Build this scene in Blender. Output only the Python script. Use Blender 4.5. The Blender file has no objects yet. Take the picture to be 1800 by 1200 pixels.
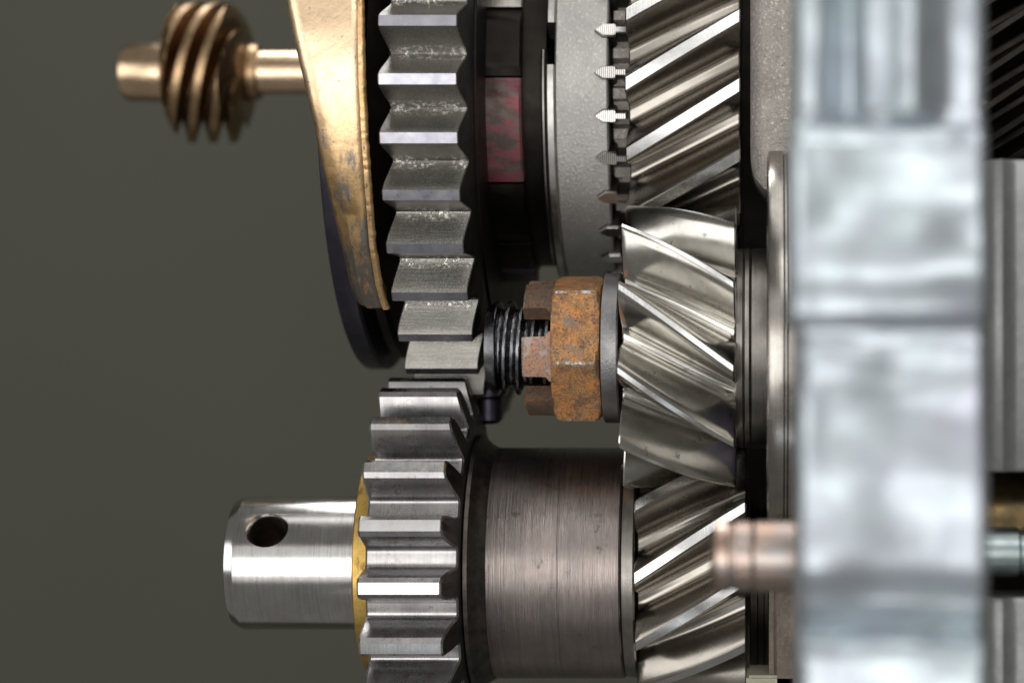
import bpy, bmesh, math, random
from mathutils import Vector, noise as mnoise
random.seed(7)
R_ = math.radians
PI = math.pi
S = 1e-4                       # one working unit = 0.1 mm
D = 4000.0                     # camera to focus plane, working units
XV, YV = 1350.0, 600.0         # optical axis in picture units

sc = bpy.context.scene
# ------------------------------------------------------------------ camera
cam_d = bpy.data.cameras.new('camera')
cam = bpy.data.objects.new('camera', cam_d)
sc.collection.objects.link(cam)
cam.location = (0, -D*S, 0)
cam.rotation_euler = (R_(90), 0, 0)
cam_d.sensor_width = 36
cam_d.lens = 80
cam_d.shift_x = -(XV-900)/1800.0
cam_d.clip_start = 0.01
cam_d.clip_end = 20
cam_d.dof.use_dof = True
cam_d.dof.focus_distance = (D+70)*S
cam_d.dof.aperture_fstop = 12.0
sc.camera = cam
# ------------------------------------------------------------------ world and lamps
w = bpy.data.worlds.new('World'); sc.world = w; w.use_nodes = True
bg = w.node_tree.nodes['Background']
bg.inputs['Color'].default_value = (1.0, 0.96, 0.88, 1)
bg.inputs['Strength'].default_value = 0.18
def area(name, loc, target, sx, sy, power, col=(1, 1, 1)):
    l = bpy.data.lights.new(name, 'AREA'); l.shape = 'RECTANGLE'
    l.size = sx; l.size_y = sy; l.energy = power; l.color = col
    o = bpy.data.objects.new(name, l); sc.collection.objects.link(o)
    o.location = loc
    o.rotation_euler = (Vector(target)-Vector(loc)).to_track_quat('-Z', 'Y').to_euler()
    return o
area('softbox_front', (-0.22, -1.0, 0.02), (-0.05, 0.02, 0.0), 1.0, 1.17, 2.9, (1.0, 0.985, 0.96))
area('softbox_core', (-0.22, -0.98, -0.08), (-0.05, 0.02, 0.0), 0.95, 0.52, 3.7, (1.0, 0.985, 0.96))
area('softbox_top', (0.04, -0.04, 0.62), (0.0, 0.02, 0.0), 0.50, 0.40, 1.0, (1.0, 0.985, 0.96))
area('softbox_back', (-0.13, 0.27, 0.46), (-0.06, 0.03, -0.02), 0.18, 0.26, 1.3, (1.0, 0.99, 0.97))
area('softbox_right', (0.12, -0.48, 0.46), (0.0, 0.02, -0.02), 0.32, 0.30, 1.1, (1.0, 0.99, 0.97))
area('softbox_left', (-0.78, -0.40, 0.10), (-0.02, 0.0, 0.0), 0.5, 0.5, 1.9, (1.0, 0.99, 0.97))
area('softbox_low', (0.05, -0.55, -0.62), (-0.03, 0.02, 0.0), 0.5, 0.12, 0.22, (0.9, 0.94, 1.0))
# ------------------------------------------------------------------ exposure
sc.view_settings.view_transform = 'Standard'
sc.view_settings.look = 'None'
sc.view_settings.exposure = 0.0
sc.view_settings.gamma = 1.0
sc.render.engine = 'CYCLES'
sc.cycles.max_bounces = 8
sc.cycles.use_denoising = True

# ------------------------------------------------------------------ materials
def _lk(nt, a, b): nt.links.new(a, b)
class Mat:
    """small builder for procedural metals; coordinates are positions in working units"""
    def __init__(s, name):
        s.m = bpy.data.materials.new(name); s.m.use_nodes = True
        s.nt = s.m.node_tree; s.n = s.nt.nodes
        s.b = s.n['Principled BSDF']
        g = s.n.new('ShaderNodeNewGeometry')
        v = s.n.new('ShaderNodeVectorMath'); v.operation = 'SCALE'; v.inputs['Scale'].default_value = 1/S
        _lk(s.nt, g.outputs['Position'], v.inputs[0]); s.P = v.outputs[0]
        s.h = None
    def scaled(s, sx, sy, sz):
        v = s.n.new('ShaderNodeVectorMath'); v.operation = 'MULTIPLY'
        v.inputs[1].default_value = (sx, sy, sz); _lk(s.nt, s.P, v.inputs[0]); return v.outputs[0]
    def noise(s, size, detail=4, rough=0.6, stretch=(1, 1, 1), dist=0.0):
        t = s.n.new('ShaderNodeTexNoise'); t.inputs['Scale'].default_value = 1.0
        t.inputs['Detail'].default_value = detail; t.inputs['Roughness'].default_value = rough
        t.inputs['Distortion'].default_value = dist
        _lk(s.nt, s.scaled(*[q/size for q in stretch]), t.inputs['Vector']); return t.outputs['Fac']
    def ramp(s, f, lo, hi, a=0.0, b=1.0):
        r = s.n.new('ShaderNodeMapRange'); r.inputs['From Min'].default_value = lo; r.inputs['From Max'].default_value = hi
        r.inputs['To Min'].default_value = a; r.inputs['To Max'].default_value = b
        _lk(s.nt, f, r.inputs['Value']); return r.outputs[0]
    def math(s, op, a, b=None):
        m = s.n.new('ShaderNodeMath'); m.operation = op
        for i, q in enumerate((a, b)):
            if q is None: continue
            if isinstance(q, (int, float)): m.inputs[i].default_value = q
            else: _lk(s.nt, q, m.inputs[i])
        return m.outputs[0]
    def mix(s, f, a, b):
        m = s.n.new('ShaderNodeMix'); m.data_type = 'RGBA'
        if isinstance(f, (int, float)): m.inputs['Factor'].default_value = f
        else: _lk(s.nt, f, m.inputs['Factor'])
        for k, q in ((6, a), (7, b)):
            if isinstance(q, tuple): m.inputs[k].default_value = (*q, 1)
            else: _lk(s.nt, q, m.inputs[k])
        return m.outputs[2]
    def attr(s, name):
        a = s.n.new('ShaderNodeAttribute'); a.attribute_name = name; return a.outputs['Fac']
    def bump(s, f, strength, dist):
        b = s.n.new('ShaderNodeBump'); b.inputs['Strength'].default_value = strength
        b.inputs['Distance'].default_value = dist*S
        _lk(s.nt, f, b.inputs['Height'])
        if s.h is not None: _lk(s.nt, s.h, b.inputs['Normal'])
        s.h = b.outputs[0]
    def out(s, col, rough, metal=1.0, **kw):
        for k, q in (('Base Color', col), ('Roughness', rough), ('Metallic', metal)):
            i = s.b.inputs[k]
            if isinstance(q, tuple): i.default_value = (*q, 1)
            elif isinstance(q, (int, float)): i.default_value = q
            else: _lk(s.nt, q, i)
        for k, q in kw.items(): s.b.inputs[k].default_value = q
        if s.h is not None: _lk(s.nt, s.h, s.b.inputs['Normal'])
        return s.m

def steel(name, c1, c2, r1, r2, blotch=70, grain=3.0, gb=0.12, streak=None, sb=0.2, spots=0.0, spotcol=(.1, .08, .07), metal=1.0):
    m = Mat(name)
    n1 = m.noise(blotch, 5, .6)
    col = m.mix(m.ramp(n1, .35, .68), c1, c2)
    ro = m.ramp(m.noise(blotch*.6, 5, .65), .3, .7, r1, r2)
    if spots:
        sp = m.ramp(m.noise(26, 6, .7), .62-spots*.1, .70-spots*.1)
        col = m.mix(m.math('MULTIPLY', sp, .7), col, spotcol)
        ro = m.math('ADD', ro, m.math('MULTIPLY', sp, .15))
    m.bump(m.noise(grain, 3, .7), gb, 1.2)
    if streak:
        st = m.noise(1.0, 3, .7, streak)
        m.bump(st, sb, 1.5)
        col = m.mix(m.ramp(st, .45, .75, 0, .25), col, (.08, .07, .06))
    return m.out(col, ro, metal)

M = {}
M['gear_polished'] = steel('polished_gear_steel', (.35, .325, .29), (.285, .262, .23), .22, .30, 90, 2.5, .02)
M['pinion_polished'] = steel('polished_pinion_steel', (.56, .545, .51), (.44, .425, .39), .17, .25, 60, 2.6, .03, None, .1, .15, (.18, .19, .21))
M['stub_steel'] = steel('ground_shaft_steel', (.60, .59, .58), (.50, .49, .48), .13, .19, 50, 2.2, .07, (1/2.4, 1/120, 1/120), .05)
M['cluster_steel'] = steel('dark_gear_steel', (.42, .41, .41), (.30, .29, .30), .22, .36, 60, 2.4, .12, (1/3, 1/90, 1/90), .08, .32, (.16, .12, .09))
M['dark_steel'] = steel('blued_dark_steel', (.085, .078, .105), (.055, .052, .07), .36, .5, 60, 3, .12)
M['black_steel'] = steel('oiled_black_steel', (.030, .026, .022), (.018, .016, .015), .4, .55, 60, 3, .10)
M['stud_steel'] = steel('oily_black_thread_steel', (.20, .20, .21), (.09, .09, .10), .2, .32, 40, 3, .25)
M['washer_steel'] = steel('forged_black_steel', (.25, .25, .255), (.16, .16, .165), .32, .44, 50, 6, .6)
M['bearing_steel'] = steel('bearing_race_steel', (.38, .36, .335), (.28, .262, .24), .18, .28, 60, 2.5, .05, (1/3, 1/140, 1/140), .08)
M['hub_steel'] = steel('turned_hub_steel', (.30, .28, .26), (.20, .19, .17), .28, .4, 60, 2.5, .1, (1/3, 1/140, 1/140), .2)
M['hole_wall'] = steel('dark_hole_wall', (.30, .25, .21), (.16, .13, .11), .3, .4, 30, 3, .1)  # brown wall tone puts the hole's inner darkness into the colour
M['hub_dark'] = steel('dark_brown_steel', (.10, .088, .078), (.05, .045, .04), .34, .5, 24, 4, .4)  # dark brown, for spur tooth ends and the drum shoulder
M['copper_bolt'] = steel('coppered_bolt_steel', (.50, .35, .28), (.42, .40, .39), .28, .42, 46, 3, .1)
M['dark_brass'] = steel('oily_dark_brass', (.16, .11, .05), (.06, .05, .03), .3, .45, 40, 3, .1)
M['teal_steel'] = steel('zinc_plated_steel', (.24, .29, .30), (.32, .36, .36), .3, .4, 40, 3, .1)

def spur_mat():
    m = Mat('pitted_spur_steel')
    h = m.attr('height')
    col = m.mix(m.ramp(m.noise(60, 5), .35, .68), (.235, .228, .214), (.165, .16, .15))
    lines = m.noise(1.0, 2, .6, (1/70, 1/2.2, 1/2.2))
    fine = m.noise(2.6, 3, .8)
    # frosted fretting band along the tooth root
    band = m.math('MULTIPLY', m.ramp(h, .0, .16, 0, 1), m.ramp(h, .18, .42, 1, 0))
    band0 = m.ramp(h, .06, .26, 1, 0)
    spk = m.ramp(m.noise(7.5, 5, .75), .50, .56)
    clus = m.ramp(m.noise(34, 3, .6), .40, .56)
    fr = m.math('MULTIPLY', m.math('MULTIPLY', band0, spk), clus)
    col = m.mix(m.ramp(lines, .40, .62, 0, .3), col, (.17, .16, .14))
    col = m.mix(m.ramp(fine, .5, .66, 0, .4), col, (.6, .58, .52))
    col = m.mix(fr, col, (.92, .90, .84))
    dark = m.ramp(m.noise(22, 5, .7), .58, .72, 0, .5)
    col = m.mix(dark, col, (.15, .14, .125))
    ro = m.math('ADD', m.ramp(fine, .3, .7, .30, .44), m.math('MULTIPLY', fr, .15))
    m.bump(lines, .30, 1.3)
    m.bump(fine, .26, 1.3)
    m.bump(fr, .35, 3)
    return m.out(col, ro)
M['spur'] = spur_mat()
def land_mat():
    m = Mat('ground_tooth_land')
    col = m.mix(m.ramp(m.noise(40, 4), .35, .65), (.66, .66, .66), (.58, .58, .58))
    m.bump(m.noise(1.0, 2, .6, (1/3, 1/60, 1/60)), .08, 1)
    return m.out(col, m.ramp(m.noise(14, 3), .3, .7, .2, .3))
M['land'] = land_mat()
def bluish_land():
    m = Mat('blued_tooth_land')
    col = m.mix(m.ramp(m.noise(50, 4), .35, .65), (.40, .40, .44), (.30, .29, .34))
    return m.out(col, m.ramp(m.noise(14, 3), .3, .7, .25, .36))
M['land_blue'] = bluish_land()
def drum_mat():
    m = Mat('brushed_brown_steel')
    st = m.noise(1.0, 4, .75, (1/2.2, 1/300, 1/300))
    st2 = m.noise(1.0, 3, .6, (1/9, 1/160, 1/160))
    col = m.mix(m.ramp(m.noise(95, 5, .6), .35, .66), (.33, .28, .262), (.225, .20, .19))
    col = m.mix(m.ramp(st2, .4, .7, 0, .5), col, (.19, .165, .155))
    sp = m.ramp(m.noise(42, 5, .65), .62, .70, 0, .75)
    col = m.mix(sp, col, (.07, .06, .05))
    ro = m.ramp(st, .3, .7, .26, .42)
    m.bump(st, .55, 1.6); m.bump(st2, .3, 2.0)
    m.bump(m.noise(3, 3, .7), .12, 1)
    return m.out(col, ro)
M['drum'] = drum_mat()
def brass(name, c1, c2, tarn, tamount, r1, r2, ts=48):
    m = Mat(name)
    n = m.noise(60, 5, .6)
    col = m.mix(m.ramp(n, .35, .65), c1, c2)
    t = m.noise(ts, 6, .72, (1.3, 1, .55))
    tm = m.ramp(t, .62-tamount, .74-tamount, 0, .9)
    col = m.mix(tm, col, tarn)
    pit = m.ramp(m.noise(7, 4, .6), .66, .72)
    col = m.mix(m.math('MULTIPLY', pit, .8), col, (.05, .035, .02))
    ro = m.math('ADD', m.ramp(m.noise(16, 4), .3, .7, r1, r2), m.math('MULTIPLY', tm, .12))
    m.bump(m.noise(9, 5, .6), .22, 3); m.bump(m.noise(2.5, 3, .7), .12, 1)
    return m.out(col, ro)
def fork_mat():
    m = Mat('tarnished_fork_brass')
    sep = m.n.new('ShaderNodeSeparateXYZ'); _lk(m.nt, m.P, sep.inputs[0])
    col = m.mix(m.ramp(m.noise(60, 5, .6), .35, .65), (.64, .43, .22), (.52, .33, .15))
    # rubbed grey wear spreads over the lower part of the arm
    zone = m.ramp(m.math('ADD', m.math('MULTIPLY', sep.outputs[2], -1), m.math('MULTIPLY', m.noise(150, 3), 160)), -400, -60, -.11, .21)
    col = m.mix(m.ramp(zone, -.10, .05, .8, 0), col, (.86, .66, .46))  # cream upper arm: rubbed bright brass plus a painted-in highlight
    t = m.math('ADD', m.noise(34, 6, .72, (1.6, 1, .45)), zone)
    tm = m.ramp(t, .56, .68, 0, .85)
    col = m.mix(tm, col, (.17, .17, .175))
    pit = m.ramp(m.noise(8, 4, .62), .64, .71)
    col = m.mix(m.math('MULTIPLY', pit, .8), col, (.06, .04, .02))
    ro = m.math('ADD', m.ramp(m.noise(16, 4), .3, .7, .27, .40), m.math('MULTIPLY', tm, .06))
    m.bump(m.noise(12, 5, .6), .2, 3); m.bump(m.noise(2.5, 3, .7), .15, 1); m.bump(pit, -.3, 2)
    return m.out(col, ro)
M['fork'] = fork_mat()
M['fork_edge'] = brass('chipped_fork_edge_brass', (.72, .50, .27), (.58, .36, .17), (.09, .06, .04), .07, .3, .45, 13)
M['thrust_brass'] = brass('thrust_washer_brass', (.58, .39, .12), (.48, .31, .09), (.16, .10, .03), .05, .38, .5)
M['worm_bronze'] = brass('worm_bronze', (.40, .27, .16), (.30, .20, .11), (.12, .08, .05), -.04, .26, .36)
M['shaft_bronze'] = brass('shaft_bronze', (.76, .57, .40), (.68, .50, .33), (.3, .2, .12), -.12, .17, .25)
def cast_mat(name, c1, c2, grain, gb, rough, metal=.75, speck=0.5, blot=80):
    m = Mat(name)
    g = m.noise(grain, 4, .75)
    col = m.mix(m.ramp(m.noise(blot, 4), .35, .65), c1, c2)
    col = m.mix(m.ramp(g, .56, .66, 0, speck), col, tuple(min(1, q*1.7) for q in c1))
    col = m.mix(m.ramp(g, .44, .34, 0, speck*.6), col, tuple(q*.55 for q in c2))
    m.bump(g, gb, 4); m.bump(m.noise(grain*.4, 3, .7), gb*.5, 2)
    return m.out(col, rough, metal)
M['ring_cast'] = cast_mat('frosted_ring_steel', (.56, .55, .53), (.48, .47, .455), 5.5, .5, .5, .9, .5)
M['housing_cast'] = cast_mat('rough_cast_iron', (.50, .46, .43), (.40, .37, .34), 6, 1.0, .42, .9, .95)
M['brown_cast'] = cast_mat('brown_cast_iron', (.17, .14, .115), (.11, .09, .075), 8, .6, .5, .7, .4)
M['stone_cast'] = cast_mat('pale_olive_casting', (.36, .35, .26), (.28, .27, .2), 9, .3, .6, .2, .2)
M['rim_steel'] = steel('bright_rim_steel', (.52, .51, .49), (.36, .35, .33), .3, .42, 26, 3, .25)
def alu_mat():
    m = Mat('zinc_bright_casting')
    n = m.noise(150, 4, .6)
    n2 = m.noise(46, 5, .65)
    col = m.mix(m.ramp(n, .35, .65), (.47, .54, .57), (.42, .44, .50))
    col = m.mix(m.ramp(n2, .42, .62, 0, .35), col, (.28, .30, .35))
    m.bump(m.noise(60, 3, .5), .07, 10)
    return m.out(col, m.ramp(n2, .3, .7, .30, .46), .75)
M['zinc'] = alu_mat()
M['grey_alu'] = cast_mat('dull_grey_casting', (.30, .305, .305), (.24, .245, .245), 16, .2, .45, .7, .2)
def rust_mat(name, a, b, c, bare, bareamt):
    m = Mat(name)
    big = m.noise(46, 5, .7)
    mid = m.noise(24, 6, .75)
    fine = m.noise(3.6, 4, .8)
    col = m.mix(m.ramp(big, .36, .62), a, b)
    col = m.mix(m.ramp(mid, .46, .62, 0, .9), col, c)
    sp = m.ramp(fine, .52, .60, 0, .8)
    col = m.mix(sp, col, tuple(q*.35 for q in c))
    sp2 = m.ramp(fine, .42, .33, 0, .6)
    col = m.mix(sp2, col, tuple(min(1, q*1.5) for q in a))
    bm = m.ramp(m.noise(34, 5, .7), .60-bareamt, .68-bareamt, 0, .8)
    col = m.mix(bm, col, bare)
    m.bump(fine, .7, 3); m.bump(mid, .4, 4)
    return m.out(col, m.ramp(mid, .3, .7, .42, .62), m.math('ADD', .35, m.math('MULTIPLY', bm, .5)))
M['rust'] = rust_mat('orange_rusted_steel', (.66, .27, .075), (.46, .26, .115), (.17, .115, .085), (.26, .23, .21), .03)
M['rust_dark'] = rust_mat('brown_rusted_steel', (.24, .12, .06), (.17, .11, .075), (.09, .07, .06), (.16, .14, .13), .06)
M['rust_copper'] = rust_mat('coppery_worn_steel', (.52, .27, .17), (.42, .25, .16), (.34, .24, .20), (.48, .43, .40), .08)
M['bare_edge'] = steel('rubbed_bare_edge', (.52, .50, .48), (.25, .21, .18), .28, .4, 14, 3, .3)
def nut_edge_mat():
    m = Mat('broken_bare_nut_edge')
    f = m.ramp(m.noise(9, 4, .7), .42, .52)
    col = m.mix(f, (.62, .60, .58), (.30, .17, .08))
    m.bump(m.noise(5, 4, .7), .8, 4)
    return m.out(col, m.ramp(f, 0, 1, .26, .5), m.ramp(f, 0, 1, 1.0, .4))
M['nut_edge'] = nut_edge_mat()
def red_mat():
    m = Mat('red_marked_steel')
    sep = m.n.new('ShaderNodeSeparateXYZ'); _lk(m.nt, m.P, sep.inputs[0])
    col = m.mix(m.ramp(m.noise(26, 4), .4, .6), (.085, .06, .055), (.14, .10, .085))
    n = m.noise(40, 3, .55, (.6, 1, 1.6))
    pink = m.ramp(n, .47, .58, 0, .85)
    col = m.mix(pink, col, (.24, .055, .075))
    n2 = m.noise(20, 4, .6, (.6, 1, 2))
    col = m.mix(m.ramp(n2, .56, .66, 0, .8), col, (.12, .03, .025))
    m.bump(m.noise(6, 4, .7), .25, 2)
    return m.out(col, .42, .35)
M['red_mark'] = red_mat()
def serr_mat():
    m = Mat('serrated_dog_tooth_steel')
    sep = m.n.new('ShaderNodeSeparateXYZ'); _lk(m.nt, m.P, sep.inputs[0])
    s = m.math('SINE', m.math('MULTIPLY', sep.outputs[0], 2*PI/3.7))
    f = m.ramp(s, -.4, .5)
    col = m.mix(f, (.30, .28, .27), (.86, .83, .80))
    m.bump(s, .22, 1.0)
    return m.out(col, .28)
M['serrated'] = serr_mat()
M['dog_flank'] = steel('dog_tooth_flank_steel', (.10, .095, .09), (.07, .065, .06), .4, .5, 30, 3, .2)
def backdrop_mat():
    m = Mat('olive_grey_paper')
    col = m.mix(m.ramp(m.noise(2600, 2), .35, .65), (.076, .077, .062), (.070, .071, .058))
    return m.out(col, .95, 0.0, **{'Specular IOR Level': 0.05})
M['backdrop'] = backdrop_mat()

# ------------------------------------------------------------------ mesh helpers
C = sc.collection
def link(o, parent=None):
    C.objects.link(o)
    if parent is not None: o.parent = parent
    return o
def mesh_of(name, verts, faces, mats, mi=None, angle=32, attr=None, flip=False):
    me = bpy.data.meshes.new(name)
    if flip: faces = [tuple(reversed(f)) for f in faces]
    me.from_pydata([(v[0]*S, v[1]*S, v[2]*S) for v in verts], [], faces)
    for k in (mats if isinstance(mats, (list, tuple)) else [mats]): me.materials.append(M[k])
    if mi: me.polygons.foreach_set('material_index', mi)
    if attr:
        a = me.attributes.new('height', 'FLOAT', 'POINT'); a.data.foreach_set('value', attr)
    bm = bmesh.new(); bm.from_mesh(me)
    bmesh.ops.recalc_face_normals(bm, faces=bm.faces)
    bm.to_mesh(me); bm.free()
    me.polygons.foreach_set('use_smooth', [True]*len(me.polygons))
    me.set_sharp_from_angle(angle=R_(angle))
    me.update()
    return me
def obj(name, me, parent=None, loc=None, rx=0):
    o = bpy.data.objects.new(name, me)
    if loc: o.location = tuple(q*S for q in loc)
    o.rotation_euler = (rx, 0, 0)
    return link(o, parent)
def tag(o, label, cat, group=None):
    o['label'] = label; o['category'] = cat
    if group: o['group'] = group
    return o
def thing(name, label, cat, loc=(0, 0, 0), group=None):
    o = bpy.data.objects.new(name, None); link(o); o.empty_display_size = .005
    o.location = tuple(q*S for q in loc)
    return tag(o, label, cat, group)
def px(x, d): return (x-XV)*(D+d)/D           # picture column -> working X at depth d
def py(y, d): return (y-YV)*(D+d)/D           # picture row -> working Y (down) at depth d

def radial(name, stations, segs, rfun, mats, parent, mfun=None, angle=32, caps=True, rin=None, th0=0.0, loc=None, attr=False):
    """surface of stations x radial function r(i, x, theta); theta 0 faces the camera, positive goes down"""
    v, f, mi = [], [], []
    n = len(stations)
    for i, x in enumerate(stations):
        for k in range(segs):
            th = th0 + 2*PI*k/segs
            r = rfun(i, x, th)
            v.append((x, -r*math.cos(th), -r*math.sin(th)))
    for i in range(n-1):
        for k in range(segs):
            k2 = (k+1) % segs
            f.append((i*segs+k, i*segs+k2, (i+1)*segs+k2, (i+1)*segs+k))
            mi.append(mfun(i, k) if mfun else 0)
    if caps:
        for i in (0, n-1):
            if rin:
                b = len(v)
                for k in range(segs):
                    th = th0 + 2*PI*k/segs
                    v.append((stations[i], -rin*math.cos(th), -rin*math.sin(th)))
                for k in range(segs):
                    k2 = (k+1) % segs
                    f.append((i*segs+k, i*segs+k2, b+k2, b+k)); mi.append(0)
            else:
                f.append(tuple(i*segs+k for k in range(segs))); mi.append(0)
        if rin:
            b0 = n*segs; b1 = b0+segs
            for k in range(segs):
                k2 = (k+1) % segs
                f.append((b0+k, b0+k2, b1+k2, b1+k)); mi.append(0)
    me = mesh_of(name, v, f, mats, mi, angle)
    return obj(name, me, parent, loc)
def lathe(name, prof, mats, parent=None, segs=128, rin=None, angle=32, loc=None, mfun=None):
    xs = [p[0] for p in prof]; rs = [p[1] for p in prof]
    return radial(name, xs, segs, lambda i, x, t: rs[i], mats, parent, mfun, angle, True, rin, 0.0, loc)
def box_mesh(name, x0, x1, y0, y1, z0, z1, mat, bev=3, segs=2):
    bm = bmesh.new()
    bmesh.ops.create_cube(bm, size=1)
    for q in bm.verts:
        q.co = Vector((x0+(q.co.x+.5)*(x1-x0), y0+(q.co.y+.5)*(y1-y0), z0+(q.co.z+.5)*(z1-z0)))
    if bev: bmesh.ops.bevel(bm, geom=list(bm.edges), offset=bev, segments=segs, affect='EDGES')
    for q in bm.verts: q.co *= S
    me = bpy.data.meshes.new(name); bm.to_mesh(me); bm.free()
    me.materials.append(M[mat])
    me.polygons.foreach_set('use_smooth', [True]*len(me.polygons)); me.set_sharp_from_angle(angle=R_(40))
    return me

def tooth_mesh(name, R, Rr, N, land, rootw, XL, XR, mats, twist=0.0, eL=0.0, eR=0.0, bev=2.0, fil=10.0, nst=5, rin=None, p=1.6, tipbev=1.6, landmat=None, valley=False, capmat=0, ep=1.0):
    """one pitch of a gear: land and rootw are the tooth's widths at tip and base as shares of the pitch;
       the sector runs from root centre to root centre so that neighbours meet without a seam"""
    dt = 2*PI/N
    tt, tr = land*dt/2, rootw*dt/2
    half = []
    a0 = dt/2
    a1 = tr + fil/Rr
    for q in range(3): half.append((-(a0+(a1-a0)*q/3), Rr))
    for q in range(6):
        t = q/5*PI/2
        half.append((-(a1-(a1-tr)*math.sin(t)), Rr+fil*.9*(1-math.cos(t))))
    u0 = fil*.9/(R-Rr)
    u1 = 1-tipbev/(R-Rr)
    for q in range(1, 9):
        u = u0+(u1-u0)*q/8
        g = 1-((u-u0)/(1-u0))**p
        half.append((-(tt+(tr-tt)*g), Rr+u*(R-Rr)))
    if valley:                                   # crisp land edge, one smooth concave sweep to the root
        half = []
        for q in range(16):
            w_ = 1-q/16
            half.append((-(tt+(a0-tt)*w_), R-(R-Rr)*(1-(1-w_)**1.4)-(tipbev if q == 15 else 0)*.3))
    half.append((-(tt-tipbev/R*.9), R))
    half.append((-tt*.33, R))
    prof = half+[(-a, r) for a, r in reversed(half)]
    n = len(prof)
    pts = [Vector((r*math.sin(a), r*math.cos(a))) for a, r in prof]
    nor = []
    for i in range(n):
        t = (pts[min(i+1, n-1)]-pts[max(i-1, 0)]).normalized()
        nor.append(Vector((t.y, -t.x)))          # points into the metal
    inn = []
    for i in range(n):
        if i == 0 or i == n-1: q = pts[i]*((Rr-bev)/Rr)
        else: q = pts[i]+nor[i]*bev
        inn.append((math.atan2(q.x, q.y), q.length))
    H = [max(0, (r-Rr)/(R-Rr)) for a, r in prof]
    st = [(0, True), ] + [(q/(nst-1), False) for q in range(nst)] + [(1, True)]
    v, f, mi, at = [], [], [], []
    for si, (t, b) in enumerate(st):
        for i in range(n):
            xl = XL+eL*(1-H[i])**ep; xr = XR+eR*(1-H[i])**ep
            x = xl+(xr-xl)*t
            if not b:
                x = (xl+bev)+(xr-xl-2*bev)*t
            a, r = inn[i] if b else prof[i]
            a += twist*((x-XL)/(XR-XL))
            v.append((x, -r*math.cos(a), -r*math.sin(a))); at.append(H[i])
    ns = len(st)
    for s in range(ns-1):
        for i in range(n-1):
            f.append((s*n+i, s*n+i+1, (s+1)*n+i+1, (s+1)*n+i))
            island = H[i] > .999 and H[i+1] > .999
            mi.append(landmat if (landmat is not None and island) else 0)
    rin = rin or Rr-30
    for s, X, e in ((0, XL, eL), (ns-1, XR, eR)):
        b1 = len(v)
        for i in range(n):                       # ring at root radius
            a = inn[i][0]+twist*((X-XL)/(XR-XL)); r = min(inn[i][1], Rr-bev)
            v.append((X+e, -r*math.cos(a), -r*math.sin(a))); at.append(0)
        b2 = len(v)
        for i in range(n):
            a = inn[i][0]+twist*((X-XL)/(XR-XL))
            v.append((X+e, -rin*math.cos(a), -rin*math.sin(a))); at.append(0)
        for i in range(n-1):
            if not (H[i] <= 0 and H[i+1] <= 0):
                f.append((s*n+i, s*n+i+1, b1+i+1, b1+i)); mi.append(capmat if s else 0)
            f.append((b1+i, b1+i+1, b2+i+1, b2+i)); mi.append(capmat if s else 0)
    # keep only used vertices; recalc normals handles orientation
    return mesh_of(name, v, f, mats, mi, 30, at)

def ring_of(name, me, N, phase, parent, lo=-180, hi=180):
    for k in range(N):
        a = phase+k*2*PI/N
        a = (a+PI) % (2*PI)-PI
        if lo <= math.degrees(a) <= hi: obj(name, me, parent, None, a)

# shafts: (Y down, depth of axis)
MAIN = (-490.0, 600.0)
MID = (12.0, 190.0)
LAY = (418.0, 310.0)
def axis_loc(ax, x=0): return (x, ax[1], -ax[0])

# ------------------------------------------------------------------ backdrop
me = bpy.data.meshes.new('backdrop')
me.from_pydata([(-.9, .42, -.7), (.9, .42, -.7), (.9, .42, .7), (-.9, .42, .7)], [], [(0, 1, 2, 3)])
me.materials.append(M['backdrop'])
o = link(bpy.data.objects.new('backdrop', me)); o['kind'] = 'structure'
o['label'] = 'plain olive grey backdrop behind the gears'

# ------------------------------------------------------------------ gearbox housing pieces
# rough cast boss beside the upper helical gear
hw = thing('housing_boss', 'rough grey cast iron boss beside the upper helical gear, above the bearing race', 'housing', (px(1348, 120), 120, 0))
def boss():
    x0, x1 = px(1319, 60)-px(1348, 120), 120
    zt, zb = 760, -py(338, 60)
    v, f = [], []
    prof = []                                     # (x, z) outline with a rounded lower left corner
    prof.append((x0, zt))
    for q in range(9):
        t = q/8*PI/2
        prof.append((x0+46-46*math.cos(t), zb+70-70*math.sin(t)))
    prof += [(x1, zb), (x1, zt)]
    n = len(prof)
    ys = [-64, -40, 300]
    for k, y in enumerate(ys):
        ins = 22 if k == 0 else 0
        for (x, z) in prof:
            v.append((x+(ins if x < x1 else 0), y, z+(ins if z < zt else 0)))
    for k in range(len(ys)-1):
        for i in range(n):
            j = (i+1) % n
            f.append((k*n+i, k*n+j, (k+1)*n+j, (k+1)*n+i))
    f.append(tuple(range(n))); f.append(tuple((len(ys)-1)*n+i for i in range(n)))
    return mesh_of('boss_body', v, f, 'housing_cast', None, 50)
obj('boss_body', boss(), hw)
iw = thing('gap_plate', 'added black plate that keeps the gap right of the helical gears dark', 'housing', (px(1310, 800), 800, 0))
obj('gap_backing', box_mesh('gap_backing', -14, 420, 0, 60, -800, 900, 'black_steel', 6, 2), iw)  # black plate added behind the gap so that it stays dark
# bearing race on the pinion shaft
br = thing('bearing_race', 'turned steel bearing race standing between the pinion gear and the bright zinc casting', 'bearing', axis_loc(MID, px(1348, -150)))
lathe('outer_race', [(0, 300), (0, 366), (3, 374), (8, 376), (28, 376), (31, 371), (34, 371), (37, 376), (120, 376)], 'bearing_steel', br, 160, 270)
lathe('seal_plate', [(6, 292), (6, 268), (60, 268), (60, 292)], 'dark_steel', br, 96)
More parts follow.
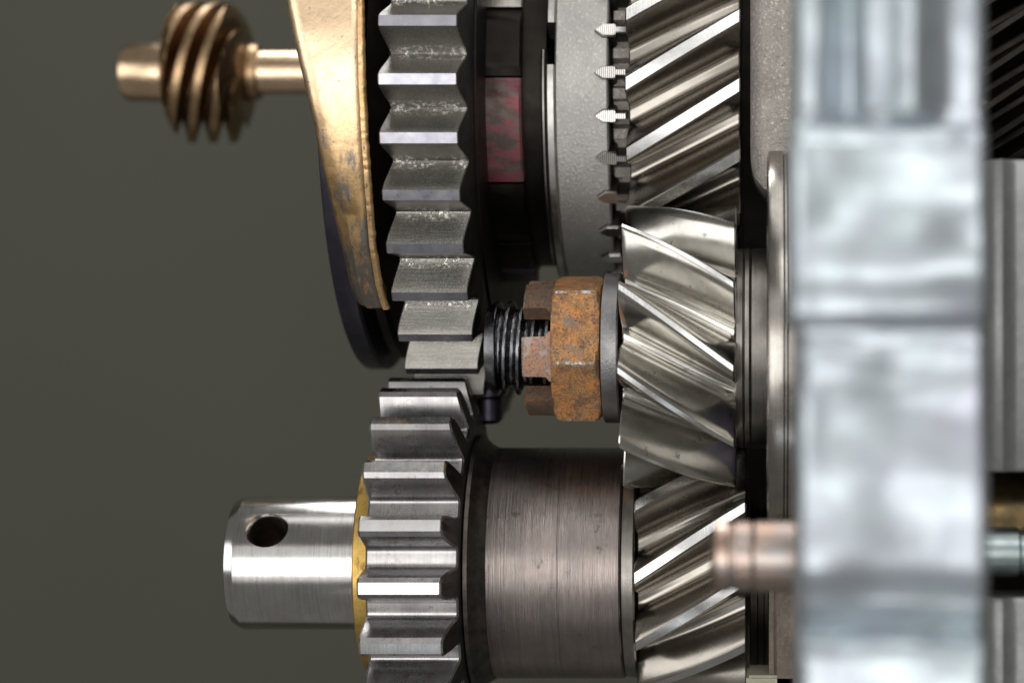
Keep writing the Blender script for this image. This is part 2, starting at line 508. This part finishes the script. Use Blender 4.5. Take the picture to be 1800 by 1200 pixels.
# brown housing foot below the bearing
hf = thing('iron_casting', 'dark brown cast iron foot under the coppered bolt', 'housing', (px(1352, 0), 0, -py(1195, 0)))
obj('foot_body', box_mesh('foot_body', 0, 140, 20, 300, -40, 230, 'brown_cast', 14, 3), hf)
lathe('dark_spacer', [(-36, 150), (-34, 158), (-22, 158), (-20, 150), (-10, 150), (-8, 160), (-2, 160)], 'black_steel', hf, 96, None, 32, (0, 330, 130))
hs = tag(obj('support_block', box_mesh('support_block', px(1312, 60), px(1398, 60), 20, 160, -py(1330, 60), -py(1181, 60), 'stone_cast', 5, 2)),
         'pale olive block at the bottom edge under the lower helical gear', 'block')

# ------------------------------------------------------------------ bright zinc casting in the foreground
def casting():
    d0 = -1280.0
    xl, xr = px(1392, d0), px(1737, d0)
    yt, yb = py(-40, d0), py(1240, d0)
    nx, nz = 70, 240
    k = [(-80, 18), (180, 18), (212, 8), (230, -14), (262, -22), (360, -14), (470, -20), (545, -6), (584, 12), (615, -2),
         (700, -24), (800, -30), (900, -28), (990, -30), (1060, -8), (1100, 18), (1114, 28), (1126, -4), (1156, -20), (1300, -26)]
    def kd(y):
        for (a, p), (b, q) in zip(k, k[1:]):
            if a <= y <= b:
                t = (y-a)/(b-a); t = t*t*(3-2*t); return p+(q-p)*t
        return 0
    v, f = [], []
    def inset(y):
        if y < 222: return 3
        if y < 570: return -4
        return 10
    for j in range(nz+1):
        y = -40+1280*j/nz
        Y = py(y, d0)
        tops = 1 if y < 190 else max(0, 1-((y-190)/28)**2) if y < 218 else 0
        for i in range(nx+1):
            u = i/nx
            x = xl+inset(y)*.7*(1-u)+(xr-xl-inset(y)*.7*(1-u))*u
            xp = 1392+345*u
            z = kd(min(1290, max(-75, y+9*mnoise.noise(Vector((xp/190, 2, y/300)))*(1 if y > 260 else 0))))*.8
            if tops:
                rib = -40*math.exp(-((xp-1602)/42)**2)+30*math.exp(-((xp-1490)/26)**2)-10*math.exp(-((xp-1430)/30)**2)
                z += rib*tops
            e = min(u, 1-u)*345
            if e < 22: z += 26*(1-math.sqrt(max(0, 1-((22-e)/22)**2)))
            q = Vector((x, 7, Y))/60
            z += 30*mnoise.noise(Vector((x/230, 3, Y/170)))+5*mnoise.noise(q*.8)
            if 330 < y < 420: z += 7*math.sin((y-330)/90*PI)*(u-.5)
            v.append((x, d0+z, -Y))
    w_ = nx+1
    for j in range(nz):
        for i in range(nx):
            a = j*w_+i; f.append((a, a+1, a+w_+1, a+w_))
    # sides, back
    loop = [i for i in range(w_)]+[j*w_+nx for j in range(1, nz+1)]+[nz*w_+i for i in range(nx-1, -1, -1)]+[j*w_ for j in range(nz-1, 0, -1)]
    b = len(v)
    for q in loop: v.append((v[q][0], d0+380, v[q][2]))
    for q in range(len(loop)):
        q2 = (q+1) % len(loop)
        f.append((loop[q], loop[q2], b+q2, b+q))
    f.append(tuple(b+q for q in range(len(loop))))
    return mesh_of('zinc_casting', v, f, 'zinc', None, 60)
tag(obj('zinc_casting', casting()), 'large bright zinc casting with stepped bands, blurred in the right foreground', 'casting')

# coppered bolt in front of the lower helical gear
fb = thing('coppered_bolt', 'short coppery bolt end in front of the lower helical gear, held by the zinc casting', 'bolt', (px(1250, -780), -780, -py(978, -780)))
lathe('bolt_tip', [(0, 30), (3, 42), (8, 49), (24, 51), (28, 47), (31, 47)], 'copper_bolt', fb, 64)
lathe('bolt_shank', [(31, 47), (35, 50), (56, 50), (60, 47), (64, 50), (118, 50)], 'copper_bolt', fb, 64)

# far side pieces beyond the casting
def pillar(y0, y1, x0, x1, name, label):
    v, f = [], []
    n = 18
    for z in (y0, y0+8, y1-8, y1):
        ins = 6 if z in (y0, y1) else 0
        for q in range(n+1):
            t = q/n
            x = x0+(x1-x0)*t
            e = (x-x0)/44
            d = -60*math.sqrt(max(0, 1-(1-min(1, e))**2)) + (22 if e > 1.0 else 22*max(0, e-.55)/.45 if e > .55 else 0)
            v.append((x, d+ins, -z))
        v.append((x1, 200, -z)); v.append((x0, 200, -z))
    m = n+3
    for k in range(3):
        for i in range(m):
            j = (i+1) % m
            f.append((k*m+i, k*m+j, (k+1)*m+j, (k+1)*m+i))
    f.append(tuple(range(m))); f.append(tuple(3*m+i for i in range(m)))
    return tag(obj(name, mesh_of(name, v, f, 'grey_alu', None, 40), None, (px(1770, -300), -300, 0)), label, 'casting')
dx = px(1770, -300)
pillar(py(284, -300), py(826, -300), px(1728, -300)-dx, px(1900, -300)-dx, 'side_casting', 'tall grey casting at the right edge, above the plated bolt')
pillar(py(1046, -300), py(1300, -300), px(1728, -300)-dx, px(1900, -300)-dx, 'side_casting', 'short grey casting in the lower right corner, below the plated bolt')
rb = thing('plated_bolt', 'zinc plated bolt with dark brass collar at the right edge between two grey castings', 'bolt', (px(1738, -250), -200, -py(935, -250)))
lathe('collar', [(-40, 80), (-40, 94), (-36, 98), (150, 98), (150, 80)], 'dark_brass', rb, 64)
lathe('shank', [(-40, 40), (40, 40), (44, 36), (50, 36), (54, 42), (160, 42)], 'teal_steel', rb, 48, None, 32, (0, -110, -26))

# ------------------------------------------------------------------ bronze worm in the background
WD = 1050.0
wg = thing('bronze_worm', 'bronze multi-start worm on its round shaft, blurred against the backdrop', 'worm gear', (px(366, WD), WD, -py(128, WD)))
k = (D+WD)/D
def worm():
    L0, L1 = -67*k, 69*k
    pit = 37*k; lead = 5*pit
    R0, R1 = 78*k, 123*k
    n = 150
    xs = [L0+(L1-L0)*i/n for i in range(n+1)]
    def rf(i, x, th):
        ph = ((x+lead*th/(2*PI))/pit) % 1.0
        q = abs(ph-.5)*2                       # 0 at crest centre, 1 in the groove
        s = min(1, max(0, (q-.40)/.60))
        r = R1+(R0-R1)*s
        e = min(x-L0, L1-x)
        lim = 70*k+math.sqrt(max(0, min(1, e/(26*k))))*54*k
        return min(r, lim)
    return radial('thread', xs, 144, rf, 'worm_bronze', wg, angle=50)
worm()
lathe('shaft_end', [(-151*k, 20*k), (-150*k, 38*k), (-146*k, 47*k), (-139*k, 51*k), (-70*k, 52*k)], 'shaft_bronze', wg, 64)
lathe('shaft', [(70*k, 38*k), (560*k, 38*k)], 'shaft_bronze', wg, 64)
lathe('collar', [(70*k, 48*k), (78*k, 50*k), (90*k, 48*k), (92*k, 40*k)], 'worm_bronze', wg, 64)

# ------------------------------------------------------------------ main shaft: disc, fork, spur gear, hub, ring, helical gear
sd = thing('shift_collar', 'dark blued steel collar disc half hidden behind the brass fork', 'collar', axis_loc(MAIN, px(565, 115)))
lathe('disc', [(0, 430), (0, 536), (3, 543), (8, 546), (40, 546), (44, 540), (46, 470), (70, 470)], 'dark_steel', sd, 160, 300)
lathe('inner_flange', [(62, 380), (62, 520), (66, 524), (82, 524), (84, 500), (120, 480)], 'black_steel', sd, 160, 300)

fk = thing('shift_fork', 'tapering brass shift fork arm with tarnished lower end, left of the upper spur gear', 'fork', axis_loc(MAIN))
RF = 642.0
def th_of(y, R=RF):
    lo, hi = -1.2, 1.5
    for _ in range(50):
        m_ = (lo+hi)/2
        yy = YV+(MAIN[0]+R*math.sin(m_))*D/(D+MAIN[1]-R*math.cos(m_))
        if yy < y: lo = m_
        else: hi = m_
    return lo
def xat(xp, th, R=RF): return (xp-XV)*(D+MAIN[1]-R*math.cos(th))/D
L = [(-160, 474), (-60, 488), (0, 497), (60, 509), (110, 520), (165, 533), (220, 545), (280, 556), (340, 569), (380, 579), (420, 590), (470, 601), (505, 609), (525, 614), (536, 619), (543, 627), (547.5, 640)]
RR = [(-160, 630), (0, 640), (60, 641), (150, 643), (250, 648), (350, 655), (430, 661), (500, 672), (530, 680), (547.5, 687)]
def lerp(T, y):
    for (a, p), (b, q) in zip(T, T[1:]):
        if a <= y <= b: return p+(q-p)*(y-a)/(b-a)
    return T[-1][1]
def fork_arm():
    ys = [-160+i*12 for i in range(58)]+[536, 540, 543.5, 546, 547.5]
    v, f = [], []
    for j, y in enumerate(ys):
        th = th_of(y)
        xl = xat(lerp(L, y), th); xr = xat(lerp(RR, y)-12, th)
        end = max(0, (y-536)/11.5); dr = 12*end**3
        hw_ = min(60, (xr-xl)*.45)
        cs = [(xl+min(26, (xr-xl)*.2), RF-95), (xl+3, RF-60), (xl, RF-34), (xl+2.5, RF-20), (xl+8, RF-9), (xl+17, RF-2.5), (xl+30, RF), (xl+(xr-xl)*.45, RF+1.2), (xr-12, RF+.5), (xr-2, RF), (xr, RF-2), (xr-hw_, RF-95)]
        for x, r in cs:
            r -= dr
            r += 1.6*mnoise.noise(Vector((x/40, r/200, y/40)))
            v.append((x, -r*math.cos(th), -r*math.sin(th)))
    m = len(cs)
    for j in range(len(ys)-1):
        for i in range(m):
            i2 = (i+1) % m
            f.append((j*m+i, j*m+i2, (j+1)*m+i2, (j+1)*m+i))
    f.append(tuple(range(m))); f.append(tuple((len(ys)-1)*m+i for i in range(m)))
    return mesh_of('arm', v, f, 'fork', None, 55)
obj('arm', fork_arm(), fk)
def fork_edge():
    ys = [-160+i*4 for i in range(177)]
    v, f = [], []
    for j, y in enumerate(ys):
        th = th_of(y)
        x0 = xat(lerp(RR, y)-11.5, th); x1 = xat(lerp(RR, y)+1.5*mnoise.noise(Vector((y/14, 3, 1))), th)
        dent = 2.2*mnoise.noise(Vector((y/7, 0, 0)))+1.4*mnoise.noise(Vector((y/3.2, 5, 0)))
        for x, r in ((x0-3, RF-60), (x0-1, RF-4), (x0-.5, RF+.6), ((x0+x1)/2, RF+.3+dent), (x1-2, RF-1+dent*.8), (x1, RF-4), (x1-7, RF-16), (x0-2, RF-60)):
            v.append((x, -r*math.cos(th), -r*math.sin(th)))
    m = 8
    for j in range(len(ys)-1):
        for i in range(m):
            i2 = (i+1) % m
            f.append((j*m+i, j*m+i2, (j+1)*m+i2, (j+1)*m+i))
    f.append(tuple(range(m))); f.append(tuple((len(ys)-1)*m+i for i in range(m)))
    return mesh_of('edge_strip', v, f, 'fork_edge', None, 40)
obj('edge_strip', fork_edge(), fk)

ug = thing('spur_gear', 'large straight-cut spur gear with worn frosted tooth roots, right of the brass fork', 'gear', axis_loc(MAIN))
GX0, GX1 = px(664, -50), px(803, -50)
tm = tooth_mesh('tooth', 650, 600, 40, .21, .62, GX0, GX1, ['spur', 'land_blue', 'black_steel'], 0, 13, 11, 1.8, 30, 5, 500, 1.15, 1.4, 1, True, 2, 1.7)
ring_of('tooth', tm, 40, R_(3.05), ug)
lathe('gear_body', [(GX0+19, 300), (GX0+19, 506), (GX1+15, 506), (GX1+15, 300)], 'black_steel', ug, 128)

hb = thing('synchro_hub', 'dark oily synchronizer hub with one red-marked lug between spur gear and grey ring', 'hub', axis_loc(MAIN))
HX0, HX1 = px(812, 225), px(915, 225)
lathe('hub_core', [(GX1+20, 250), (GX1+20, 345), (HX1-6, 345), (HX1-5, 338), (px(955, 215), 338)], 'black_steel', hb, 128)  # black neck, widened so the deep gap beside the ring stays dark
def lug(y0, y1, r, x0, x1, mat):
    a0, a1 = th_of(y0, r), th_of(y1, r)
    n = 10
    v, f = [], []
    rows = [(x0, 330), (x0, r-4), (x0+4, r), (x1-4, r), (x1, r-4), (x1, 330)]
    for q in range(n+1):
        a = a0+(a1-a0)*q/n
        for (x, rr) in rows:
            if q in (0, n): rr = min(rr, r-3)
            aa = a + (.008 if q == 0 else -.008 if q == n else 0)*0
            v.append((x, -rr*math.cos(aa), -rr*math.sin(aa)))
    m = len(rows)
    for q in range(n):
        for i in range(m):
            i2 = (i+1) % m
            f.append((q*m+i, q*m+i2, (q+1)*m+i2, (q+1)*m+i))
    f.append(tuple(range(m))); f.append(tuple(n*m+i for i in range(m)))
    return mesh_of('lug', v, f, mat, None, 40)
lg = [(-150, 11, 374, 'hub_steel'), (16, 133, 366, 'black_steel'), (137, 321, 374, 'red_mark'), (325, 428, 364, 'black_steel'), (432, 476, 370, 'black_steel'), (478, 497, 374, 'dark_steel')]
for i, (a, b, r, mt) in enumerate(lg):
    x0 = HX0+(34 if mt == 'red_mark' else 6)
    o = obj('lug', lug(a, b, r, x0, HX1, mt), hb)
    if mt == 'red_mark': o['label'] = 'lug smeared with red marking paint'

rg = thing('blocker_ring', 'frosted grey steel blocker ring between the dark hub and the pointed dog teeth', 'ring', axis_loc(MAIN))
RX0, RX1 = px(974, 215), px(1068, 215)
lathe('ring_body', [(RX0, 300), (RX0, 372), (RX0+3, 376), (RX0+40, 378), (RX1-3, 379), (RX1, 376), (RX1, 300)], 'ring_cast', rg, 192, 296)
def rim(y0, y1, r, x0, x1, mat):
    a0, a1 = th_of(y0, r), th_of(y1, r)
    n = 40
    v, f = [], []
    for q in range(n+1):
        a = a0+(a1-a0)*q/n
        e = min(q, n-q)
        sh = 3.5 if e == 0 else 1.0 if e == 1 else 0
        for (x, rr) in ((x0, 300), (x0, r-4-sh), (x0+3, r-sh), (x1-3, r-sh), (x1, r-4-sh), (x1, 300)):
            v.append((x, -rr*math.cos(a), -rr*math.sin(a)))
    m = 6
    for q in range(n):
        for i in range(m):
            i2 = (i+1) % m
            f.append((q*m+i, q*m+i2, (q+1)*m+i2, (q+1)*m+i))
    f.append(tuple(range(m))); f.append(tuple(n*m+i for i in range(m)))
    return mesh_of('rim_segment', v, f, mat, None, 40)
obj('rim_segment', rim(-160, 38, 384, RX0-16, RX0+1, 'rim_steel'), rg)
obj('rim_segment', rim(113, 492, 384, RX0-16, RX0+1, 'rim_steel'), rg)
obj('rim_segment', rim(86, 470, 376, RX0-26, RX0-17, 'hub_steel'), rg)

hg = thing('helical_gear', 'polished upper helical gear with rising teeth and a row of pointed dog teeth', 'gear', axis_loc(MAIN))
X0, X1 = px(1098, 148), px(1301, 148)
tm = tooth_mesh('tooth', 452, 372, 22, .20, .62, X0, X1, ['gear_polished', 'land'], -2*PI/22, 3, -2, 2.2, 14, 14, 330, 1.5, 1.6, 1)
ring_of('tooth', tm, 22, R_(2.75), hg)
lathe('gear_body', [(X0+4, 200), (X0+4, 335), (X1-4, 335), (X1-4, 200)], 'black_steel', hg, 96)
DX0 = px(1044, 212)
def dog():
    x0 = 0
    out = [(0, 0), (2.5, 2.6), (12, 10.2), (16, 12.8), (37, 13.4), (39.5, 11.5), (40, 6), (60, 6)]
    top = [(x, t) for x, t in out]+[(x, -t) for x, t in reversed(out[1:])]
    RT, RB = 388, 330
    v, f, mi = [], [], []
    n = len(top)
    for lay in range(3):
        for x, t in top:
            if lay == 0: r, s, xx = RT, .80, x*.94+1.6
            elif lay == 1: r, s, xx = RT-5, 1.0, x
            else: r, s, xx = RB, 1.55, x-10 if x < 25 else x
            a = t*s/RT
            v.append((DX0+xx, -r*math.cos(a), -r*math.sin(a)))
    for lay in range(2):
        for i in range(n):
            j = (i+1) % n
            f.append((lay*n+i, lay*n+j, (lay+1)*n+j, (lay+1)*n+i)); mi.append(0 if lay == 0 else 1)
    f.append(tuple(range(n))); mi.append(0)
    f.append(tuple(2*n+i for i in range(n))); mi.append(1)
    return mesh_of('dog_tooth', v, f, ['serrated', 'dog_flank'], mi, 25)
ring_of('dog_tooth', dog(), 30, R_(3.0-4.2), hg)
BX0 = px(1077, 240)
def lumps(i, x, th):
    a = ((th-R_(3.0-4.2))/(2*PI/30)) % 1.0
    return 360 if abs(a-.5) < .17 else 340
radial('dog_carrier', [BX0, BX0+2, X0+6], 360, lambda i, x, t: lumps(i, x, t)-(2 if i == 0 else 0), 'housing_cast', hg, None, 30, True, 300)

# gear at the far right, its shadow put into a black colour
bgx = px(1720, 148)
kg = thing('dark_gear', 'helical gear at the top right corner, its shadow painted in as black', 'gear', axis_loc(MAIN))
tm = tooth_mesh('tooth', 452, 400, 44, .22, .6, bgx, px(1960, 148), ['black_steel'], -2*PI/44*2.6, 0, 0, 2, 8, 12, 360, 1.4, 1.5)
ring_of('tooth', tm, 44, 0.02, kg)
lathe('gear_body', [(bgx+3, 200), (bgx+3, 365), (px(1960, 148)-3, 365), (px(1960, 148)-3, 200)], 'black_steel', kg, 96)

# ------------------------------------------------------------------ pinion shaft: stud, nut, washer, pinion
pg = thing('pinion_gear', 'shiny helical pinion with falling teeth in the middle, its black threaded stud pointing left', 'gear', axis_loc(MID))
PX0, PX1 = px(1083, -70), px(1291, -70)
tm = tooth_mesh('tooth', 261, 172, 11, .11, .70, PX0, PX1, ['pinion_polished', 'land'], 2*PI/11, 5, 2, 2.6, 16, 18, 140, 1.28, 3.5, 1)
ring_of('tooth', tm, 11, R_(8.0), pg)
lathe('gear_core', [(PX0+6, 60), (PX0+6, 146), (PX1, 146), (PX1, 60)], 'hub_steel', pg, 96)
HB0 = PX1-2
lathe('hub', [(HB0, 120), (HB0, 176), (HB0+4, 182), (HB0+14, 184), (HB0+16, 181), (HB0+19, 184), (HB0+26, 184), (HB0+28, 180), (HB0+31, 184), (HB0+70, 184)], 'hub_steel', pg, 128)
SX0, SX1 = px(849, 110), px(1060, 110)
def stud():
    pit = 25.0
    xs = [SX0, SX0+1, SX0+4]+[SX0+4+(SX1-SX0-4)*i/180 for i in range(1, 181)]
    def rf(i, x, th):
        if i == 0: return 66
        ph = ((x-SX0+pit*th/(2*PI))/pit) % 1.0
        q = abs(ph-.5)*2
        s = min(1, max(0, (q-.22)/.55))
        e = x-SX0
        r = 87-16*s*min(1, max(0, (e-20)/4))
        return min(r, 76+e*.6)
    return radial('threaded_stud', xs, 120, rf, 'stud_steel', pg, angle=40)
stud()

ws = thing('thrust_collar', 'black forged collar pressed between rusty nut and pinion', 'washer', axis_loc(MID, px(1055, 60)))
lathe('collar_body', [(0, 60), (0, 136), (1.5, 138), (4, 138), (28, 138), (31, 136), (px(1089, 60)-px(1055, 60), 120)], ['washer_steel', 'bare_edge'], ws, 128, None, 32, None, lambda i, k: 1 if i == 1 else 0)

nt = thing('castle_nut', 'rusty orange castle nut with slotted crown on the black threaded stud', 'nut', axis_loc(MID))
NX0, NX1 = px(966, 58), px(1052, 58)
RH = 140.0; PH = R_(12.0)
def hexr(th, rc=RH):
    a = ((th-PH+PI/6) % (PI/3))-PI/6           # 0 at a corner
    a = PI/6-abs(a)                             # angle from the flat's middle
    return rc*math.cos(PI/6)/math.cos(a)
def nut_hex():
    segs = 180
    xs = [NX0, NX0+2, NX0+6, NX0+14]+[NX0+14+(NX1-NX0-26)*i/6 for i in range(1, 6)]+[NX1-12, NX1-6, NX1-2, NX1]
    cb = RH*math.cos(R_(2.2))*.9965
    def rf(i, x, th):
        r = min(hexr(th), cb+.4)
        eL = x-NX0; eR = NX1-x
        r = min(r, 129+eL*1.5+ (0 if eL > 2 else -2), 124+eR*1.8)
        return r
    def mf(i, k):
        th = PH+2*PI*(k+.5)/segs-PH
        a = ((2*PI*(k+.5)/segs+PI/6) % (PI/3))-PI/6
        return 1 if abs(a) < R_(2.05) else 0
    return radial('hex_body', xs, segs, rf, ['rust', 'nut_edge'], nt, mf, 24, True, 86, PH)
nut_hex()
CX0 = px(917, 72)
def castle(a0, a1, mats):
    n = 10
    ri, ro = 89, 124
    v, f, mi = [], [], []
    x0, x1 = CX0, NX0+1
    rows = [(x1-10, ri), (x0, ri), (x0, ro-3), (x0+3, ro), (x1-10, ro), (x1-4, ro+1), (x1, ro+4), (x1, ri)]
    for q in range(n+1):
        for (x, r) in rows:
            b = (a1-a0)*q/n
            cut = 0
            if x > x1-5 and q in (0, n): cut = -R_(4.0) if q == 0 else R_(4.0)
            wob = R_(.7)*mnoise.noise(Vector((x/6, a0*9, q)))if q in (0, n) else 0
            a = a0+b+cut+wob
            v.append((x, -r*math.cos(a), -r*math.sin(a)))
    m = len(rows)
    for q in range(n):
        for i in range(m):
            i2 = (i+1) % m
            f.append((q*m+i, q*m+i2, (q+1)*m+i2, (q+1)*m+i)); mi.append(1 if i == 2 else 0)
    f.append(tuple(range(m))); f.append(tuple(n*m+i for i in range(m))); mi += [0, 0]
    return mesh_of('castellation', v, f, mats, mi, 28)
for q in range(6):
    c_ = R_(7.4)+q*PI/3
    hw_ = R_(17.0)
    mt = 'rust_copper' if q == 0 else 'rust_dark'
    obj('castellation', castle(c_-hw_, c_+hw_, [mt, 'nut_edge']), nt)

dp = thing('dark_pin', 'short dark steel pin end below the threaded stud', 'pin', (px(858, 420), 420, -py(745, 420)))
def vert_lathe(name, prof, mat, parent):
    v, f = [], []
    n = 40
    for z, r in prof:
        for q in range(n):
            a = 2*PI*q/n; v.append((r*math.cos(a), r*math.sin(a), z))
    for k_ in range(len(prof)-1):
        for q in range(n):
            q2 = (q+1) % n
            f.append((k_*n+q, k_*n+q2, (k_+1)*n+q2, (k_+1)*n+q))
    f.append(tuple(range(n))); f.append(tuple((len(prof)-1)*n+q for q in range(n)))
    return obj(name, mesh_of(name, v, f, mat, None, 35), parent)
vert_lathe('pin_body', [(0, 12), (2, 21), (8, 26), (48, 27), (52, 24)], 'dark_steel', dp)
vert_lathe('pin_head', [(52, 30), (54, 36), (112, 36), (114, 30)], 'dark_steel', dp)

# ------------------------------------------------------------------ layshaft: stub, brass washer, cluster gear
def stub_mesh():
    R1 = 126.0
    x0, x1 = px(389, 184), px(640, 200)
    st = lathe('tmp_stub', [(x0, 90), (x0, 114), (x0+2, 118), (x0+16, 125), (x0+20, 126), (x1, 126)], 'stub_steel', None, 192)
    th = math.asin(-.57)
    hx = px(467, 200)
    v, f = [], []
    n = 64
    prof = [(-20, 32), (R1-12, 32), (R1-9, 33), (R1+6, 45)]
    for r, q in prof:
        for i in range(n):
            a = 2*PI*i/n
            tx, tt = q*math.cos(a), q*math.sin(a)
            # radial direction (th), tangent direction
            v.append((hx+tx, -r*math.cos(th)+tt*math.sin(th), -r*math.sin(th)-tt*math.cos(th)))
    for k_ in range(len(prof)-1):
        for i in range(n):
            j = (i+1) % n
            f.append((k_*n+i, k_*n+j, (k_+1)*n+j, (k_+1)*n+i))
    f.append(tuple(range(n))); f.append(tuple((len(prof)-1)*n+i for i in range(n)))
    cut = obj('tmp_cut', mesh_of('tmp_cut', v, f, 'black_steel', None, 40))
    md = st.modifiers.new('hole', 'BOOLEAN'); md.operation = 'DIFFERENCE'; md.object = cut; md.solver = 'EXACT'
    dg = bpy.context.evaluated_depsgraph_get()
    me = bpy.data.meshes.new_from_object(st.evaluated_get(dg))
    me.name = 'shaft_body'
    bpy.data.objects.remove(st); bpy.data.objects.remove(cut)
    me.materials.clear(); me.materials.append(M['stub_steel']); me.materials.append(M['hole_wall'])
    for p_ in me.polygons:
        c_ = p_.center/S
        p_.material_index = 1 if math.hypot(c_.y, c_.z) < 120.5 and x0+25 < c_.x < x1-20 else 0
    me.polygons.foreach_set('use_smooth', [True]*len(me.polygons)); me.set_sharp_from_angle(angle=R_(30))
    return me
tag(obj('layshaft', stub_mesh(), None, axis_loc(LAY)), 'bright ground steel shaft end with a round cross hole, lower left', 'shaft')
bw = tag(lathe('brass_washer', [(0, 150), (0, 198), (3, 203), (26, 203), (28, 200), (28, 150)], 'thrust_brass', None, 160, 128, 32, axis_loc(LAY, px(617, 108))),
         'yellow brass thrust washer between the shaft end and the lower spur gear', 'washer')
cg = thing('cluster_gear', 'lower cluster gear with spur teeth, brown brushed drum and rising helical teeth', 'gear', axis_loc(LAY))
KX0, KX1 = px(626, -40), px(775, -40)
tm = tooth_mesh('spur_tooth', 350, 280, 20, .29, .58, KX0, KX1, ['cluster_steel', 'land', 'hub_dark'], 0, 3, 20, 3.6, 9, 5, 205, 1.6, 6.5, 1, False, 2)
ring_of('spur_tooth', tm, 20, R_(1.9), cg)
lathe('spur_body', [(KX0+5, 130), (KX0+5, 209), (KX1+19, 209), (KX1+19, 130)], 'cluster_steel', cg, 96)
QX1 = px(1089, 95)
lathe('flange', [(KX1+20, 120), (KX1+20, 238), (KX1+23, 242), (KX1+30, 241), (KX1+38, 232), (KX1+48, 223), (KX1+58, 218), (KX1+60, 216), (KX1+60, 120)], 'hub_dark', cg, 128)  # dark shoulder colour carries the shadow zone between spur and drum
lathe('drum', [(KX1+58, 150), (KX1+58, 215), (KX1+62, 217), (px(979, 93)-1.6, 217), (px(979, 93)-.8, 216), (px(979, 93)+.8, 216), (px(979, 93)+1.6, 217), (QX1-3, 217), (QX1, 214), (QX1+.5, 150)], 'drum', cg, 192, None, 40)
VX0, VX1 = px(1113, 57), px(1311, 57)
lathe('collar', [(QX1+1, 120), (QX1+1, 211), (QX1+3, 213), (VX0-4, 217), (VX0-1, 214), (VX0-1, 120)], 'hub_steel', cg, 160)
tm = tooth_mesh('helical_tooth', 253, 186, 12, .17, .62, VX0, VX1, ['gear_polished', 'land'], -2*PI/12, 3, 0, 2.4, 14, 16, 150, 1.5, 1.8, 1)
ring_of('helical_tooth', tm, 12, R_(1.2), cg)
lathe('helical_core', [(VX0+4, 60), (VX0+4, 156), (VX1-2, 156), (VX1-2, 60)], 'hub_steel', cg, 96)
